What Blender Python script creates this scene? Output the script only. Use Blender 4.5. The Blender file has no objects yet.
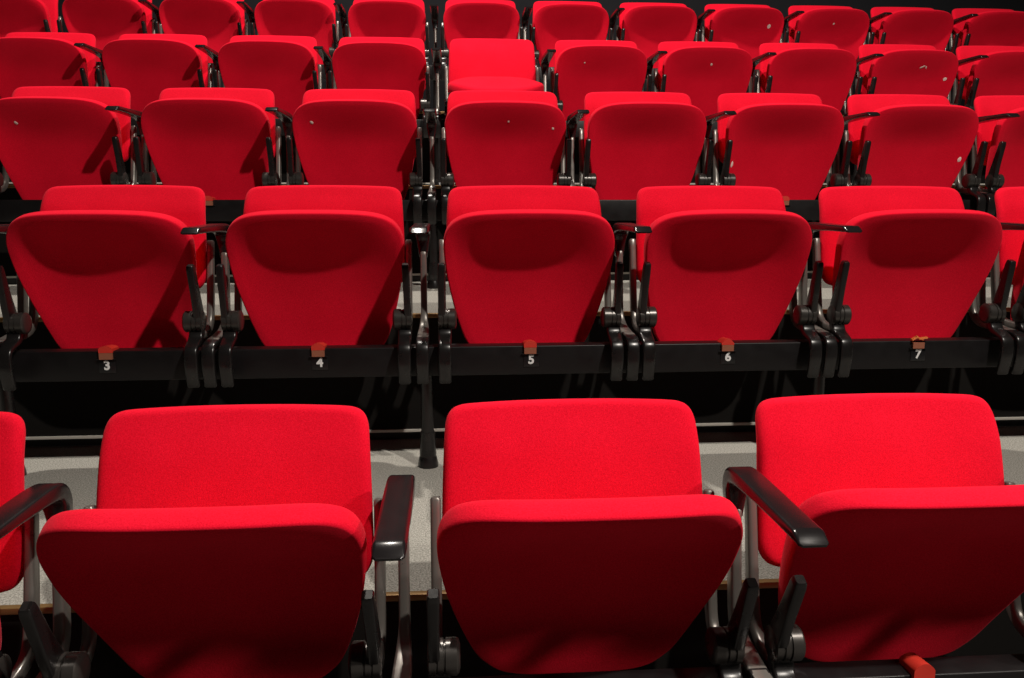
import bpy, bmesh, math, random
from mathutils import Vector, Matrix

random.seed(7)
S = bpy.context.scene
COL = S.collection
PI = math.pi

# ------------------------------------------------------------------ layout
PITCH = 0.55          # chair spacing along a row
X5 = 0.2077           # x of the middle column of chairs
EXTRA = 0.0199        # slightly wider aisle-side gap left of that column
CAM_Z = 1.1025        # camera height over the front tier
TIP = 0.708           # height of a folded seat's top edge over its floor
# row: x shift, depth of the folded seats' lip, floor height
ROWS = {
    1: dict(x=-0.0045, y=1.178,  z=-0.018),
    2: dict(x=0.0,     y=2.1916, z=CAM_Z - 0.0253 - TIP),
    3: dict(x=0.0005,  y=3.1846, z=CAM_Z + 0.3672 - TIP),
    4: dict(x=0.0097,  y=4.2475, z=CAM_Z + 0.7640 - TIP),
    5: dict(x=-0.0144, y=5.180,  z=CAM_Z + 1.170 - TIP),
}
CHAIRS = {1: range(3, 7), 2: range(3, 9), 3: range(2, 10), 4: range(1, 11), 5: range(0, 12)}
GAPS = {1: [3, 4, 5, 6], 2: [2, 3, 4, 5, 6, 7], 3: list(range(2, 9)), 4: list(range(1, 10)), 5: list(range(1, 11))}

def chair_x(r, c):
    return (c - 5) * PITCH + X5 - (EXTRA if c <= 4 else 0) + ROWS[r]['x']

def gap_x(r, c):      # gap between chairs c and c+1
    return 0.5 * (chair_x(r, c) + chair_x(r, c + 1))

# ------------------------------------------------------------------ materials
def new_mat(name):
    m = bpy.data.materials.new(name)
    m.use_nodes = True
    nt = m.node_tree
    return m, nt, nt.nodes['Principled BSDF']

def N(nt, kind, **kw):
    n = nt.nodes.new(kind)
    for k, v in kw.items():
        if k in n.inputs.keys():
            n.inputs[k].default_value = v
        else:
            setattr(n, k, v)
    return n

def fabric(name, c0, c1, scale=420):
    m, nt, b = new_mat(name)
    tc = N(nt, 'ShaderNodeTexCoord')
    fine = N(nt, 'ShaderNodeTexNoise', Scale=scale, Detail=2.0, Roughness=0.6)
    big = N(nt, 'ShaderNodeTexNoise', Scale=7.0, Detail=2.0)
    nt.links.new(tc.outputs['Object'], fine.inputs['Vector'])
    nt.links.new(tc.outputs['Object'], big.inputs['Vector'])
    mix = N(nt, 'ShaderNodeMath', operation='MULTIPLY_ADD')
    mix.inputs[1].default_value = 0.75
    nt.links.new(fine.outputs['Fac'], mix.inputs[0])
    sc = N(nt, 'ShaderNodeMath', operation='MULTIPLY')
    sc.inputs[1].default_value = 0.25
    nt.links.new(big.outputs['Fac'], sc.inputs[0])
    nt.links.new(sc.outputs[0], mix.inputs[2])
    ramp = N(nt, 'ShaderNodeValToRGB')
    ramp.color_ramp.elements[0].position = 0.3
    ramp.color_ramp.elements[1].position = 0.72
    ramp.color_ramp.elements[0].color = (*c0, 1)
    ramp.color_ramp.elements[1].color = (*c1, 1)
    nt.links.new(mix.outputs[0], ramp.inputs['Fac'])
    nt.links.new(ramp.outputs['Color'], b.inputs['Base Color'])
    b.inputs['Roughness'].default_value = 0.95
    b.inputs['Specular IOR Level'].default_value = 0.08
    b.inputs['Sheen Weight'].default_value = 0.12
    b.inputs['Sheen Roughness'].default_value = 0.5
    b.inputs['Sheen Tint'].default_value = (1.0, 0.25, 0.3, 1)
    bump = N(nt, 'ShaderNodeBump', Strength=0.25, Distance=0.002)
    nt.links.new(fine.outputs['Fac'], bump.inputs['Height'])
    nt.links.new(bump.outputs['Normal'], b.inputs['Normal'])
    return m

def painted(name, col, rough, metal=0.0, spec=0.5, wear=0.15):
    m, nt, b = new_mat(name)
    tc = N(nt, 'ShaderNodeTexCoord')
    no = N(nt, 'ShaderNodeTexNoise', Scale=30.0, Detail=4.0)
    nt.links.new(tc.outputs['Object'], no.inputs['Vector'])
    mr = N(nt, 'ShaderNodeMapRange')
    mr.inputs['To Min'].default_value = max(0.02, rough - wear)
    mr.inputs['To Max'].default_value = rough + wear
    nt.links.new(no.outputs['Fac'], mr.inputs['Value'])
    nt.links.new(mr.outputs['Result'], b.inputs['Roughness'])
    b.inputs['Base Color'].default_value = (*col, 1)
    b.inputs['Metallic'].default_value = metal
    b.inputs['Specular IOR Level'].default_value = spec
    return m

def carpet_mat():
    m, nt, b = new_mat('grey_carpet')
    tc = N(nt, 'ShaderNodeTexCoord')
    no = N(nt, 'ShaderNodeTexNoise', Scale=260.0, Detail=3.0, Roughness=0.7)
    nt.links.new(tc.outputs['Object'], no.inputs['Vector'])
    ramp = N(nt, 'ShaderNodeValToRGB')
    ramp.color_ramp.elements[0].position = 0.36
    ramp.color_ramp.elements[1].position = 0.62
    ramp.color_ramp.elements[0].color = (0.165, 0.16, 0.142, 1)
    ramp.color_ramp.elements[1].color = (0.42, 0.41, 0.37, 1)
    nt.links.new(no.outputs['Fac'], ramp.inputs['Fac'])
    nt.links.new(ramp.outputs['Color'], b.inputs['Base Color'])
    b.inputs['Roughness'].default_value = 1.0
    b.inputs['Specular IOR Level'].default_value = 0.05
    bump = N(nt, 'ShaderNodeBump', Strength=0.6, Distance=0.004)
    nt.links.new(no.outputs['Fac'], bump.inputs['Height'])
    nt.links.new(bump.outputs['Normal'], b.inputs['Normal'])
    return m

M = dict(
    red=fabric('red_wool', (0.58, 0.0015, 0.0140), (0.85, 0.0075, 0.0330)),
    black=painted('black_gloss_paint', (0.009, 0.008, 0.008), 0.30),
    arm=painted('black_armrest', (0.009, 0.0075, 0.008), 0.24, wear=0.06),
    beam=painted('black_beam_paint', (0.0065, 0.0055, 0.006), 0.45, spec=0.35),
    grey=painted('grey_metal', (0.17, 0.158, 0.143), 0.33, metal=0.45),
    hub=painted('dark_hub', (0.055, 0.050, 0.046), 0.30, metal=0.5),
    carpet=carpet_mat(),
    front=painted('dark_floor', (0.13, 0.122, 0.115), 0.9, spec=0.1),
    riser=painted('dark_riser', (0.009, 0.0082, 0.0075), 0.9, spec=0.08),
    strip=painted('pale_metal_strip', (0.62, 0.59, 0.53), 0.5, metal=0.2),
    brass=painted('brass_nosing', (0.20, 0.115, 0.04), 0.5, metal=0.5),
    wall=painted('black_wall_cloth', (0.013, 0.013, 0.015), 0.95, spec=0.1),
    white=painted('white_paint', (0.80, 0.80, 0.80), 0.6),
    plate=painted('black_label', (0.008, 0.008, 0.009), 0.35),
    tag_red=painted('red_tag', (0.62, 0.030, 0.016), 0.6),
    tag_brown=painted('brown_tag_holder', (0.30, 0.105, 0.060), 0.45),
    tag_orange=painted('orange_tag_scrap', (0.62, 0.16, 0.035), 0.6),
    speck=painted('pale_speck', (0.85, 0.62, 0.58), 0.8),
)

# ------------------------------------------------------------------ mesh helpers
def mesh_from(name, verts, faces, mats, smooth=True, fmat=None, sharp=None):
    me = bpy.data.meshes.new(name)
    me.from_pydata([tuple(v) for v in verts], [], faces)
    for m in mats:
        me.materials.append(m)
    bm = bmesh.new(); bm.from_mesh(me)
    bmesh.ops.recalc_face_normals(bm, faces=bm.faces)
    bm.to_mesh(me); bm.free()
    for i, p in enumerate(me.polygons):
        p.use_smooth = smooth
        if fmat:
            p.material_index = fmat[i]
    if smooth and sharp:
        me.set_sharp_from_angle(angle=math.radians(sharp))
    me.update()
    return me

class MB:
    """collects shells into one mesh"""
    def __init__(self):
        self.v, self.f, self.m = [], [], []
    def add(self, verts, faces, mi=0):
        o = len(self.v)
        self.v += [tuple(p) for p in verts]
        self.f += [tuple(i + o for i in f) for f in faces]
        self.m += [mi] * len(faces)
    def mesh(self, name, mats, smooth=True, sharp=40):
        return mesh_from(name, self.v, self.f, mats, smooth, self.m, sharp)

def rrect(a, b, r, seg=3):
    """rounded rectangle, half sizes a (x) and b (second axis)"""
    r = min(r, a * 0.98, b * 0.98)
    pts = []
    for cx, cy, a0 in ((a - r, b - r, 0), (-a + r, b - r, 90), (-a + r, -b + r, 180), (a - r, -b + r, 270)):
        for k in range(seg + 1):
            t = math.radians(a0 + 90 * k / seg)
            pts.append((cx + r * math.cos(t), cy + r * math.sin(t)))
    return pts

def loft(mb, path, mi=0, r=0.004, x0=0.0):
    """bar whose centre line runs in the y-z plane; path = [(y, z, thickness, width, x offset)]"""
    n = len(path)
    rings = []
    for i, p in enumerate(path):
        y, z, t, w = p[:4]
        xo = x0 + (p[4] if len(p) > 4 else 0)
        a = Vector(path[max(0, i - 1)][:2]); c = Vector(path[min(n - 1, i + 1)][:2])
        d = (c - a).normalized()
        nn = Vector((-d.y, d.x))
        rings.append([(xo + u, y + nn.x * v, z + nn.y * v) for u, v in rrect(w / 2, t / 2, r)])
    k = len(rings[0])
    # slightly inset end caps give the ends a rounded rim
    def cap(ring, d, s):
        c = sum((Vector(p) for p in ring), Vector()) / len(ring)
        return [tuple(c + (Vector(p) - c) * 0.8 + d * s) for p in ring]
    d0 = (Vector((0, *path[0][:2])) - Vector((0, *path[1][:2]))).normalized()
    d1 = (Vector((0, *path[-1][:2])) - Vector((0, *path[-2][:2]))).normalized()
    rings = [cap(rings[0], d0, r * 0.7)] + rings + [cap(rings[-1], d1, r * 0.7)]
    verts = [p for rg in rings for p in rg]
    faces = []
    for i in range(len(rings) - 1):
        for j in range(k):
            faces.append((i * k + j, i * k + (j + 1) % k, (i + 1) * k + (j + 1) % k, (i + 1) * k + j))
    faces.append(tuple(range(k)))
    faces.append(tuple((len(rings) - 1) * k + j for j in range(k)))
    mb.add(verts, faces, mi)

def smooth_path(pts, sub=4):
    """Catmull-Rom through the loft sections so bends are round"""
    pts = [tuple(p) + ((0,) if len(p) == 4 else ()) for p in pts]
    out = []
    for i in range(len(pts) - 1):
        p0, p1, p2, p3 = pts[max(0, i - 1)], pts[i], pts[i + 1], pts[min(len(pts) - 1, i + 2)]
        for k in range(sub):
            t = k / sub
            out.append(tuple(0.5 * (2 * b + (c - a) * t + (2 * a - 5 * b + 4 * c - d) * t * t + (3 * b - a - 3 * c + d) * t ** 3)
                             for a, b, c, d in zip(p0, p1, p2, p3)))
    out.append(pts[-1])
    return out

def lathe(mb, prof, axis='x', centre=(0, 0, 0), seg=28, mi=0):
    """prof = [(along, radius)] about an axis"""
    verts, faces = [], []
    for a, r in prof:
        for j in range(seg):
            t = 2 * PI * j / seg
            p = (a, r * math.cos(t), r * math.sin(t)) if axis == 'x' else (r * math.cos(t), r * math.sin(t), a)
            verts.append((p[0] + centre[0], p[1] + centre[1], p[2] + centre[2]))
    for i in range(len(prof) - 1):
        for j in range(seg):
            faces.append((i * seg + j, i * seg + (j + 1) % seg, (i + 1) * seg + (j + 1) % seg, (i + 1) * seg + j))
    faces.append(tuple(range(seg)))
    faces.append(tuple((len(prof) - 1) * seg + j for j in range(seg)))
    mb.add(verts, faces, mi)

def box_mesh(name, x0, x1, y0, y1, z0, z1, mat, bevel=0.0):
    bm = bmesh.new()
    bmesh.ops.create_cube(bm, size=1)
    for v in bm.verts:
        v.co = Vector(((x0 + x1) / 2 + v.co.x * (x1 - x0), (y0 + y1) / 2 + v.co.y * (y1 - y0), (z0 + z1) / 2 + v.co.z * (z1 - z0)))
    if bevel:
        bmesh.ops.bevel(bm, geom=bm.edges[:], offset=bevel, segments=3, affect='EDGES', profile=0.5)
    me = bpy.data.meshes.new(name)
    bm.to_mesh(me); bm.free()
    me.materials.append(mat)
    if bevel:
        for p in me.polygons: p.use_smooth = True
        me.set_sharp_from_angle(angle=math.radians(40))
    return me

def link(name, data, parent=None, loc=(0, 0, 0)):
    o = bpy.data.objects.new(name, data)
    COL.objects.link(o)
    o.parent = parent
    o.location = loc
    return o

def tag(o, label, cat, group=None):
    o['label'] = label; o['category'] = cat
    if group: o['group'] = group
    return o

def struct(name, me):
    o = link(name, me); o['kind'] = 'structure'
    return o

def copy_tree(o, parent=None):
    c = o.copy(); COL.objects.link(c); c.parent = parent
    for ch in list(o.children):
        copy_tree(ch, c)
    return c

# ------------------------------------------------------------------ seat cushion
def spline(pts, sub=5):
    out = []
    for i in range(len(pts) - 1):
        p0, p1, p2, p3 = pts[max(0, i - 1)], pts[i], pts[i + 1], pts[min(len(pts) - 1, i + 2)]
        for k in range(sub):
            t = k / sub
            out.append(tuple(0.5 * (2 * b + (c - a) * t + (2 * a - 5 * b + 4 * c - d) * t * t + (3 * b - a - 3 * c + d) * t ** 3)
                             for a, b, c, d in zip(p0, p1, p2, p3)))
    out.append(pts[-1])
    return out

PIVOT = (-0.002, 0.414)          # y, z of the seat hinge
S_BOT = Vector((0.110, 0.290))  # y, z of the folded seat's lower end
S_TOP = Vector((-0.012, 0.716))  # y, z of its lip
S_LEN = (S_TOP - S_BOT).length
S_DIR = (S_TOP - S_BOT).normalized()
S_NRM = Vector((S_DIR.y, -S_DIR.x))     # points away from the viewer (to the sitting side)
HALF = [(0, 0), (.08, .001), (.125, .008), (.15, .022), (.171, .045), (.187, .08), (.2015, .125), (.215, .18), (.2245, .23), (.2305, .275),
        (.2325, .306), (.2300, .329), (.2215, .351), (.2045, .371), (.178, .386), (.145, .395), (.105, .400), (.055, .4025), (0, .403)]
def smoothstep(a, b, x):
    t = min(1, max(0, (x - a) / (b - a)))
    return t * t * (3 - 2 * t)

def seat_n(u, w):
    """offset of the cushion's middle sheet along its normal: dished, with a lip that curls forward"""
    t = w / 0.403
    q = min(1.0, abs(u) / 0.226)
    dish = 0.036 * math.sin(PI * min(1, max(0, t) ** 0.85)) * (1 - q ** 4)
    lip = -0.038 * smoothstep(0.60, 1.02, t) * (1 - 0.9 * q ** 3)
    return dish + lip

def seat_pt(u, w, h):
    """h: signed offset from the middle sheet, + is the sitting side"""
    n = seat_n(u, w) + h
    p = S_BOT + S_DIR * (w * S_LEN / 0.403) + S_NRM * n
    return Vector((u, p.x - PIVOT[0], p.y - PIVOT[1]))

H_SEAT = 0.024
def seat_mesh():
    half = spline(HALF, 4)
    outline = half + [(-u, w) for u, w in half[-2:0:-1]]
    n = len(outline)
    cu, cw = 0.0, 0.215
    scales = [(1.0, 0.0), (0.998, .26), (0.992, .50), (.98, .72), (.962, .88), (.935, .97), (.89, 1.0), (.80, 1.0), (.68, 1.0), (.54, 1.0), (.40, 1.0), (.26, 1.0), (.12, 1.0)]
    under = [(1.0, 0.0), (0.9995, .35), (0.998, .62), (0.994, .82), (.987, .94), (.975, .99)] + scales[6:]
    verts, faces = [], []
    def ring(s, k, side):
        i0 = len(verts)
        for u, w in outline:
            uu, ww = cu + (u - cu) * s, cw + (w - cw) * s
            verts.append(seat_pt(uu, ww, side * H_SEAT * k))
        return i0
    first = ring(1.0, 0.0, 1)
    for side in (1, -1):
        prev = first
        for s, k in (scales if side > 0 else under)[1:]:
            cur = ring(s, k, side)
            for j in range(n):
                faces.append((prev + j, prev + (j + 1) % n, cur + (j + 1) % n, cur + j))
            prev = cur
        verts.append(seat_pt(cu, cw, side * H_SEAT))
        for j in range(n):
            faces.append((prev + j, prev + (j + 1) % n, len(verts) - 1))
    return mesh_from('seat', verts, faces, [M['red']])

# ------------------------------------------------------------------ backrest
B_BOT = Vector((0.128, 0.478)); B_TOP = Vector((0.192, 0.777))
B_LEN = (B_TOP - B_BOT).length
B_DIR = (B_TOP - B_BOT).normalized(); B_NRM = Vector((B_DIR.y, -B_DIR.x))
B_HALF = [(0, .006), (.08, .005), (.15, .002), (.185, .003), (.212, .012), (.228, .034), (.2315, .065), (.2305, .12), (.2285, .18),
          (.2255, .235), (.2225, .262), (.2145, .279), (.199, .288), (.17, .2915), (.09, .2945), (0, .2955)]
def back_mesh():
    half = spline(B_HALF, 4)
    outline = half + [(-u, w) for u, w in half[-2:0:-1]]
    n = len(outline)
    scales = [(1.0, 0.0), (.997, .30), (.988, .58), (.972, .80), (.95, .94), (.92, 1.0), (.85, 1.0), (.72, 1.0), (.56, 1.0), (.38, 1.0), (.2, 1.0)]
    verts, faces = [], []
    def pt(u, w, h):
        t = w / 0.2955
        # wraps a little round the sitter and rolls back at the very top
        nn = 0.004 - 0.006 * (u / 0.23) ** 2 + 0.012 * smoothstep(0.7, 1.0, t) - 0.010 * math.sin(PI * t) + h
        p = B_BOT + B_DIR * (w * B_LEN / 0.2955) + B_NRM * nn
        return Vector((u, p.x, p.y))
    def ring(s, k, side):
        i0 = len(verts)
        for u, w in outline:
            verts.append(pt(u * s * 0.982, 0.15 + (w - 0.15) * s, side * 0.015 * k))
        return i0
    first = ring(1.0, 0.0, 1)
    fm = []
    for side in (1, -1):
        prev = first
        for i, (s, k) in enumerate(scales[1:]):
            cur = ring(s, k, side)
            for j in range(n):
                faces.append((prev + j, prev + (j + 1) % n, cur + (j + 1) % n, cur + j))
                fm.append(1 if side > 0 and i > 2 else 0)
            prev = cur
        fm += [1 if side > 0 else 0] * n
        verts.append(pt(0, 0.15, side * 0.015))
        for j in range(n):
            faces.append((prev + j, prev + (j + 1) % n, len(verts) - 1))
    return mesh_from('backrest', verts, faces, [M['red'], M['black']], fmat=fm)

# ------------------------------------------------------------------ chair iron work
def bracket_mesh(side):
    """arm along the seat's side, origin at the hinge"""
    mb = MB()
    d = S_DIR
    pts = []
    for k, t, w in ((-0.012, .046, .017), (0.03, .042, .018), (0.08, .032, .018), (0.146, .024, .019), (0.156, .020, .018)):
        pts.append((d.x * k, d.y * k, t, w, side * (0.2395 - 0.02 * max(0, k - .06))))
    loft(mb, pts, r=0.004)
    return mb.mesh('seat_bracket', [M['black']])

def hub_mesh(side):
    mb = MB()
    r = 0.0285
    prof = [(0.199, r * .62), (0.201, r * .88), (0.2045, r), (0.2215, r), (0.2225, r * .90), (0.2245, r * .90), (0.2255, r * .99),
            (0.2335, r * .99), (0.2345, r * .92), (0.2365, r * .92), (0.2375, r), (0.2475, r), (0.2495, r * .9)]
    lathe(mb, [(side * a, b) for a, b in prof], 'x', (0, PIVOT[0], PIVOT[1]), 32)
    return mb.mesh('hinge_hub', [M['hub']])

STRAP = [(-0.002, 0.405, .030, .036), (-0.006, 0.384, .026, .036), (-0.020, 0.368, .018, .036), (-0.044, 0.359, .014, .035), (-0.062, 0.350, .014, .034),
         (-0.069, 0.336, .014, .034), (-0.070, 0.318, .014, .034), (-0.069, 0.298, .014, .034), (-0.060, 0.252, .012, .033)]
def strap_mesh(side):
    mb = MB()
    loft(mb, [(p[0], p[1], p[2], p[3], side * 0.2315) for p in smooth_path(STRAP, 3)], r=0.005)
    return mb.mesh('support_bracket', [M['black']], sharp=50)

def upright_mesh(side):
    mb = MB()
    pts = smooth_path([(-0.004, 0.374, .020, .018), (0.060, 0.377, .022, .018), (0.098, 0.400, .026, .018), (0.116, 0.460, .027, .018), (0.132, 0.54, .024, .018), (0.147, 0.616, .022, .018)], 3)
    loft(mb, [(p[0], p[1], p[2], p[3], side * 0.2375) for p in pts], r=0.006)
    return mb.mesh('upright', [M['grey']])

def arm_parts():
    mb = MB()
    pad = [(-0.153, 0.6525, .005, .043), (-0.137, 0.6575, .015, .046), (-0.120, 0.6582, .0165, .046), (-0.05, 0.6585, .017, .046), (0.04, 0.658, .021, .046), (0.10, 0.656, .025, .045),
           (0.132, 0.650, .029, .043), (0.147, 0.632, .032, .040), (0.152, 0.608, .031, .034), (0.150, 0.574, .030, .024)]
    loft(mb, smooth_path(pad, 4), r=0.006)
    padm = mb.mesh('arm_pad', [M['arm']])
    mb = MB()
    post = [(0.147, 0.584, .027, .018), (0.140, 0.53, .028, .018), (0.130, 0.450, .030, .018), (0.119, 0.402, .030, .019), (0.090, 0.375, .022, .026), (0.040, 0.366, .016, .032), (-0.020, 0.362, .014, .034)]
    loft(mb, smooth_path(post, 4), r=0.005)
    postm = mb.mesh('post', [M['grey']])
    mb = MB()
    st = [(0.010, 0.364, .014, .034)] + STRAP[3:]
    loft(mb, smooth_path(st, 3), r=0.005)
    strapm = mb.mesh('support_bracket', [M['black']], sharp=50)
    return padm, postm, strapm

ME_SEAT, ME_BACK = seat_mesh(), back_mesh()
ME = {s: dict(br=bracket_mesh(s), hub=hub_mesh(s), strap=strap_mesh(s), up=upright_mesh(s)) for s in (-1, 1)}
ARM_PAD, ARM_POST, ARM_STRAP = arm_parts()

def make_chair():
    root = link('theatre_chair', None)
    root.empty_display_size = 0.1
    seat = link('seat', ME_SEAT, root, (0, PIVOT[0], PIVOT[1]))
    for s in (-1, 1):
        link('seat_bracket', ME[s]['br'], seat)
    link('backrest', ME_BACK, root)
    for s in (-1, 1):
        link('hinge_hub', ME[s]['hub'], root)
        link('upright', ME[s]['up'], root)
        link('support_bracket', ME[s]['strap'], root)
    return root

ORD = ['first', 'second', 'third', 'fourth', 'fifth', 'sixth', 'seventh', 'eighth', 'ninth', 'tenth', 'eleventh', 'twelfth']
ROWNAME = {1: 'front row', 2: 'second row', 3: 'third row', 4: 'fourth row', 5: 'back row'}
chairs = {}
proto = make_chair()
first = True
for r in (1, 2, 3, 4, 5):
    cs = list(CHAIRS[r])
    for c in cs:
        o = proto if first else copy_tree(proto)
        first = False
        R = ROWS[r]
        o.location = (chair_x(r, c) - (0.018 if (r, c) == (1, 3) else 0), R['y'], R['z'])
        i = cs.index(c)
        if r == 4 and c == 5:
            label = 'red theatre chair with its seat folded down, fourth row, the only one open'
        elif r == 2 and c <= 7:
            label = 'folded red theatre chair above the white number %d on the second row beam' % c
        elif r == 2:
            label = 'red theatre chair cut off at the right edge, second row, beside chair 7'
        elif r == 1:
            label = ['red theatre chair cut off at the left edge of the front row',
                     'folded red theatre chair, second from left in the front row, left of the middle',
                     'folded red theatre chair in the middle of the front row, directly before number 5',
                     'folded red theatre chair at the right end of the front row, before number 7'][i]
        else:
            label = 'folded red theatre chair, %s from left in the %s' % (ORD[i], ROWNAME[r])
        tag(o, label, 'chair', 'red tip-up chairs in the ' + ROWNAME[r])
        seat = [ch for ch in o.children if ch.name.startswith('seat')][0]
        tilt = random.uniform(-0.8, 0.8)
        if r == 1: tilt += 10.0
        if r == 4 and c == 5: tilt = 77.5
        seat.rotation_euler = (math.radians(tilt), 0, 0)
        chairs[(r, c)] = (o, seat)

# ------------------------------------------------------------------ specks on the seats' undersides
def speck(r, c, fx, fw, size, stretch=1.0, ang=0.0):
    """fx: -1..1 across, fw: 0..1 from hinge end to lip"""
    seat = chairs[(r, c)][1]
    w = fw * 0.403
    u = fx * 0.226
    mb = MB()
    verts, faces = [], []
    n = 10
    ca, sa = math.cos(ang), math.sin(ang)
    for k, h in ((1.0, 0.0), (0.7, 0.001)):
        for j in range(n):
            t = 2 * PI * j / n
            rr = size * k * random.uniform(0.75, 1.1)
            a, b = rr * stretch * math.cos(t), rr * math.sin(t)
            uu, ww = u + a * ca - b * sa, w + a * sa + b * ca
            verts.append(seat_pt(uu, ww, -H_SEAT - 0.0006 - h))
    for j in range(n):
        faces.append((j, (j + 1) % n, n + (j + 1) % n, n + j))
    faces.append(tuple(range(n, 2 * n)))
    mb.add(verts, faces)
    o = link('paint_speck', mb.mesh('paint_speck', [M['speck']]), seat)
    o['label'] = 'small pale speck on the red fabric'
for a in ((5, 8, .62, .74, .0105, 1.3, 1.2), (5, 9, .0, .79, .006), (4, 7, .06, .80, .007, 1, 0), (4, 9, .15, .80, .005, 3.4, .45), (4, 9, .24, .795, .004, 2.4, -1.1),
          (4, 9, .80, .66, .009, 1.2, 1.0), (3, 8, .86, .50, .007, 1.4, 1.2), (3, 2, -.55, .78, .005, 1.6, -.6), (3, 4, -.70, .80, .005, 1.5, -.5),
          (3, 5, .04, .82, .004), (3, 5, .80, .76, .005), (3, 7, -.86, .45, .006, 2.0, 1.4), (4, 6, -.4, .80, .004)):
    speck(*a)

# ------------------------------------------------------------------ armrests
def make_arm():
    root = link('armrest', None)
    root.empty_display_size = 0.05
    link('arm_pad', ARM_PAD, root)
    link('post', ARM_POST, root)
    link('support_bracket', ARM_STRAP, root)
    return root
aproto = make_arm(); first = True
for r in (1, 2, 3, 4, 5):
    cs = list(CHAIRS[r])
    for g in GAPS[r]:
        o = aproto if first else copy_tree(aproto)
        first = False
        R = ROWS[r]
        if g + 1 in cs and g in cs:
            x = gap_x(r, g)
        elif g in cs:
            x = chair_x(r, g) + PITCH / 2
        else:
            x = chair_x(r, g + 1) - PITCH / 2
        o.location = (x - (0.006 if g == 4 and r < 3 else 0), R['y'] - (0.030 if r == 1 else 0), R['z'] + (0.012 if r == 1 else 0))
        if r == 2:
            if g == 2: label = 'black armrest at the left edge, left of chair number 3'
            elif g == 7: label = 'black armrest to the right of chair number 7 in the second row'
            else: label = 'black armrest between second row chairs numbered %d and %d' % (g, g + 1)
        elif r == 1:
            label = {3: 'black armrest at the lower left edge of the front row', 4: 'black armrest seen end-on, left of the middle front row chair',
                     5: 'black armrest slanting right, between the middle and right front row chairs', 6: 'black armrest just showing at the right edge of the front row'}[g]
        else:
            label = 'black armrest to the right of the %s chair from left, %s' % (ORD[cs.index(g)], ROWNAME[r])
        tag(o, label, 'armrest', 'black armrests in the ' + ROWNAME[r])

# ------------------------------------------------------------------ beams with number labels, tags and legs
def text_mesh(s, size):
    cu = bpy.data.curves.new('numeral_curve', 'FONT')
    cu.body = s; cu.size = size; cu.align_x = 'CENTER'; cu.align_y = 'CENTER'
    cu.offset = size * 0.035; cu.extrude = 0.0004; cu.resolution_u = 4
    o = bpy.data.objects.new('numeral_source', cu); COL.objects.link(o)
    dg = bpy.context.evaluated_depsgraph_get(); dg.update()
    me = bpy.data.meshes.new_from_object(o.evaluated_get(dg))
    bpy.data.objects.remove(o); bpy.data.curves.remove(cu)
    me.materials.clear(); me.materials.append(M['white'])
    me.name = 'numeral'
    return me

def tag_mesh(kind):
    mb = MB()
    def slab(x0, x1, y0, y1, z0, z1, mi):
        v = [(x, y, z) for x in (x0, x1) for y in (y0, y1) for z in (z0, z1)]
        mb.add(v, [(0, 1, 3, 2), (4, 5, 7, 6), (0, 1, 5, 4), (2, 3, 7, 6), (0, 2, 6, 4), (1, 3, 7, 5)], mi)
    slab(-.0165, .0165, -.0285, -.0205, .319, .336, 1)
    slab(-.024, .024, -.0270, -.0205, .3175, .3195, 2)
    if kind == 'torn':
        for x, a in ((-.012, .9), (.002, -.7), (.012, .3)):
            ca, sa = math.cos(a) * .013, math.sin(a) * .006
            v = [(x - ca, -.0295, .346 - sa), (x + ca, -.0295, .346 + sa), (x + ca, -.0285, .350 + sa), (x - ca, -.0285, .350 - sa),
                 (x - ca, -.018, .346 - sa), (x + ca, -.018, .346 + sa), (x + ca, -.018, .350 + sa), (x - ca, -.018, .350 - sa)]
            mb.add(v, [(0, 1, 2, 3), (4, 5, 6, 7), (0, 1, 5, 4), (2, 3, 7, 6), (0, 3, 7, 4), (1, 2, 6, 5)], 3)
        return mb.mesh('tag', [M['tag_red'], M['tag_brown'], M['plate'], M['tag_orange']], smooth=False)
    # soft red flap arching over the beam's top edge
    n = 12
    top = []
    for j in range(n + 1):
        t = j / n
        x = -.0175 + .035 * t
        hgt = .0135 * math.sin(PI * (0.08 + 0.84 * t)) ** (1.3 if kind == 'point' else 0.45)
        top.append((x, hgt))
    zb = .3365
    v, f = [], []
    for y in (-.0275, .018):
        for x, h in top: v.append((x, y, .338 + h * (1.9 if kind == 'tall' else 1.25) * (1.0 if y < 0 else .75)))
        for x, h in top: v.append((x, y, zb))
    k = n + 1
    for j in range(n):
        f += [(j, j + 1, 2 * k + j + 1, 2 * k + j), (k + j, k + j + 1, 3 * k + j + 1, 3 * k + j), (j, j + 1, k + j + 1, k + j), (2 * k + j, 2 * k + j + 1, 3 * k + j + 1, 3 * k + j)]
    f += [(0, k, 3 * k, 2 * k), (n, k + n, 3 * k + n, 2 * k + n)]
    mb.add(v, f, 0)
    return mb.mesh('tag', [M['tag_red'], M['tag_brown'], M['plate']])
TAGS = {k: tag_mesh(k) for k in ('round', 'point', 'torn', 'tall')}

def leg_mesh():
    mb = MB()
    lathe(mb, [(0.275, .0175), (0.10, .0175), (0.085, .0180)], 'z', (0, 0.0, 0), 24)
    return mb.mesh('leg', [M['black']], sharp=60)
def foot_mesh():
    mb = MB()
    lathe(mb, [(0.100, .0195), (0.085, .0205), (0.060, .0215), (0.035, .0235), (0.031, .0225), (0.028, .0240), (0.010, .0280), (0.0, .0285)], 'z', (0, 0, 0), 24)
    return mb.mesh('foot', [M['black']], sharp=60)
ME_LEG, ME_FOOT = leg_mesh(), foot_mesh()
ME_PLATE = box_mesh('number_plate', -.021, .021, -.0225, -.0195, .282, .3175, M['plate'], 0.0008)

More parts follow.
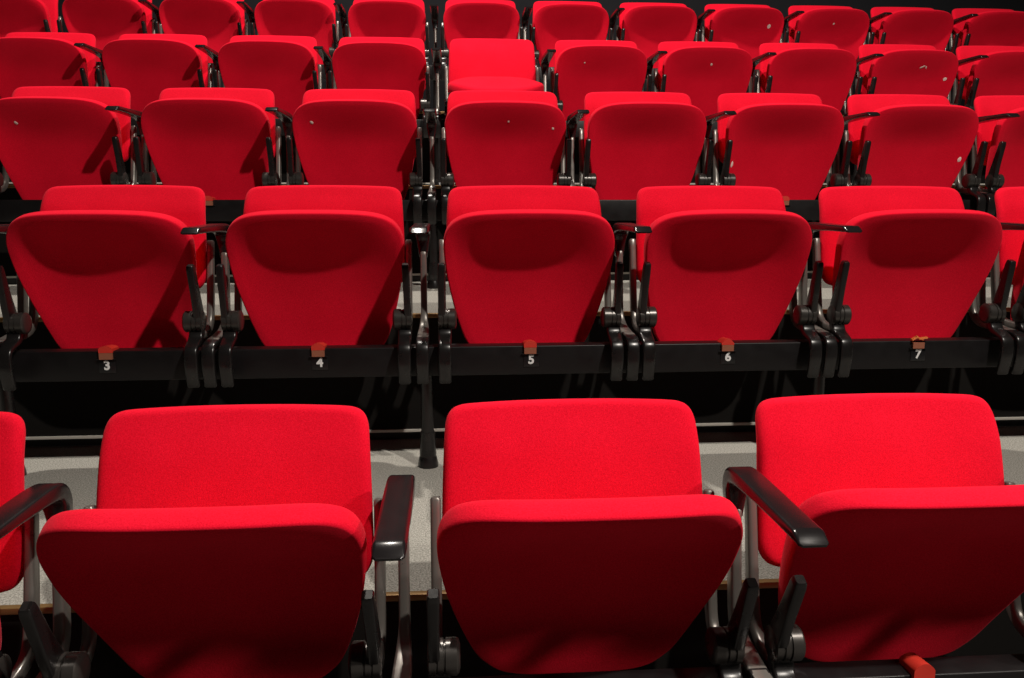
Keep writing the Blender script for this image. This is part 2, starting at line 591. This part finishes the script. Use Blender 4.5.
BEAM_Y0, BEAM_Y1 = -0.0205, 0.0300
TAGGED = {1: {6: 'tall'}, 2: {3: 'round', 4: 'round', 5: 'round', 6: 'point', 7: 'torn'}, 3: {3: 'round', 7: 'round'}, 4: {}, 5: {}}
for r in (1, 2, 3, 4, 5):
    cs = list(CHAIRS[r]); R = ROWS[r]
    xa, xb = chair_x(r, cs[0]) - 0.34, chair_x(r, cs[-1]) + 0.34
    o = link('support_beam', box_mesh('support_beam', xa, xb, BEAM_Y0, BEAM_Y1, 0.260, 0.340, M['beam'], 0.003), None, (0, R['y'], R['z'] + (0.018 if r == 1 else 0)))
    lab = {1: 'long black support beam under the front row chairs', 2: 'long black support beam with white seat numbers 3 to 7',
           3: 'long black support beam under the third row chairs', 4: 'long black support beam under the fourth row chairs',
           5: 'long black support beam under the back row chairs'}[r]
    tag(o, lab, 'beam')
    for c, kind in TAGGED[r].items():
        x = chair_x(r, c)
        link('tag', TAGS[kind], o, (x, 0, 0))
        if r == 2:
            p = link('number_plate', ME_PLATE, o, (x + (0.003 if c != 3 else 0), 0, 0))
            p['label'] = 'small black plate with the white number %d' % c
            t = link('numeral', text_mesh(str(c), 0.034), p, (0.0, -.0231, .3015))
            t.rotation_euler = (PI / 2, 0, 0)
    for g in GAPS[r]:
        if g % 2 == 0:
            x = gap_x(r, g) if (g in cs and g + 1 in cs) else chair_x(r, g + 1) - PITCH / 2
            l = link('leg', ME_LEG, o, (x + .002, -0.004, 0))
            link('foot', ME_FOOT, l)

# ------------------------------------------------------------------ tiers, risers, wall
XL, XR = -5.2, 7.2
RISER = 0.250          # riser stands this far behind a row's seat lip
tn = 1
for r in (1, 2, 3, 4, 5):
    R = ROWS[r]
    z = R['z']
    y0 = -1.6 if r == 1 else ROWS[r - 1]['y'] + RISER + (0.009 if r == 2 else 0)
    y1 = ROWS[r]['y'] + RISER + 0.010 if r < 5 else 6.35
    struct('floor', box_mesh('floor', XL, XR, y0, y1, z - 0.010, z, M['front' if r == 1 else 'carpet']))
    if r > 1:
        zl = ROWS[r - 1]['z']
        struct('riser', box_mesh('riser', XL, XR, y0 + 0.002, y0 + 0.022, zl + 0.030, z - 0.010, M['riser']))
        struct('trim_%d' % tn, box_mesh('trim', XL, XR, y0 - 0.004, y0 + 0.004, zl + 0.026, zl + 0.034, M['strip'])); tn += 1
        struct('trim_%d' % tn, box_mesh('trim', XL, XR, y0 - 0.006, y0 + 0.010, z - 0.011, z + 0.002, M['brass'], 0.002)); tn += 1
        struct('trim_%d' % tn, box_mesh('trim', XL, XR, y0 + 0.012, y0 + 0.03, zl - 0.01, zl + 0.05, M['plate'])); tn += 1  # black backing stands in for the shade in the gap under the riser
zt = ROWS[5]['z']
struct('wall_back', box_mesh('wall_back', XL, XR, 6.35, 6.45, zt - 0.3, zt + 3.2, M['wall']))

# ------------------------------------------------------------------ lights
def spot(name, loc, target, power, size, blend, radius, col):
    l = bpy.data.lights.new(name, 'SPOT')
    l.energy = power; l.spot_size = math.radians(size); l.spot_blend = blend
    l.shadow_soft_size = radius; l.color = col
    o = bpy.data.objects.new(name, l); COL.objects.link(o)
    o.location = loc
    o.rotation_euler = (Vector(target) - Vector(loc)).to_track_quat('-Z', 'Y').to_euler()
    return o
WARM = (1.0, 0.92, 0.83)
spot('ceiling_spot_front', (1.7, -0.4, CAM_Z + 3.4), (0.1, 2.8, CAM_Z), 760, 115, 0.6, 0.055, WARM)
spot('ceiling_spot_rear', (-0.35, 3.5, CAM_Z + 3.7), (0.2, 4.0, CAM_Z), 620, 140, 0.6, 0.06, WARM)
spot('added_side_fill', (3.7, -0.72, CAM_Z + 2.6), (0.2, 1.12, 0.38), 470, 20, 0.5, 0.16, WARM)  # added lamp without a known source, brightens the front row's seat undersides

w = bpy.data.worlds.new('world'); S.world = w
w.use_nodes = True
w.node_tree.nodes['Background'].inputs['Color'].default_value = (0.9, 0.8, 0.75, 1)
w.node_tree.nodes['Background'].inputs['Strength'].default_value = 0.005

# ------------------------------------------------------------------ camera
cam = bpy.data.cameras.new('camera')
cam.sensor_width = 36.0
cam.lens = 811.85 / 1024 * 36.0
cam.clip_start = 0.02
co = bpy.data.objects.new('camera', cam); COL.objects.link(co)
co.location = (0, 0, CAM_Z)
co.rotation_euler = (PI / 2 - 0.1701, 0, -0.0727)
S.camera = co

S.view_settings.view_transform = 'Standard'
S.view_settings.look = 'None'
S.view_settings.exposure = 0.0
S.view_settings.gamma = 1.0
S.cycles.use_denoising = True
S.cycles.max_bounces = 6
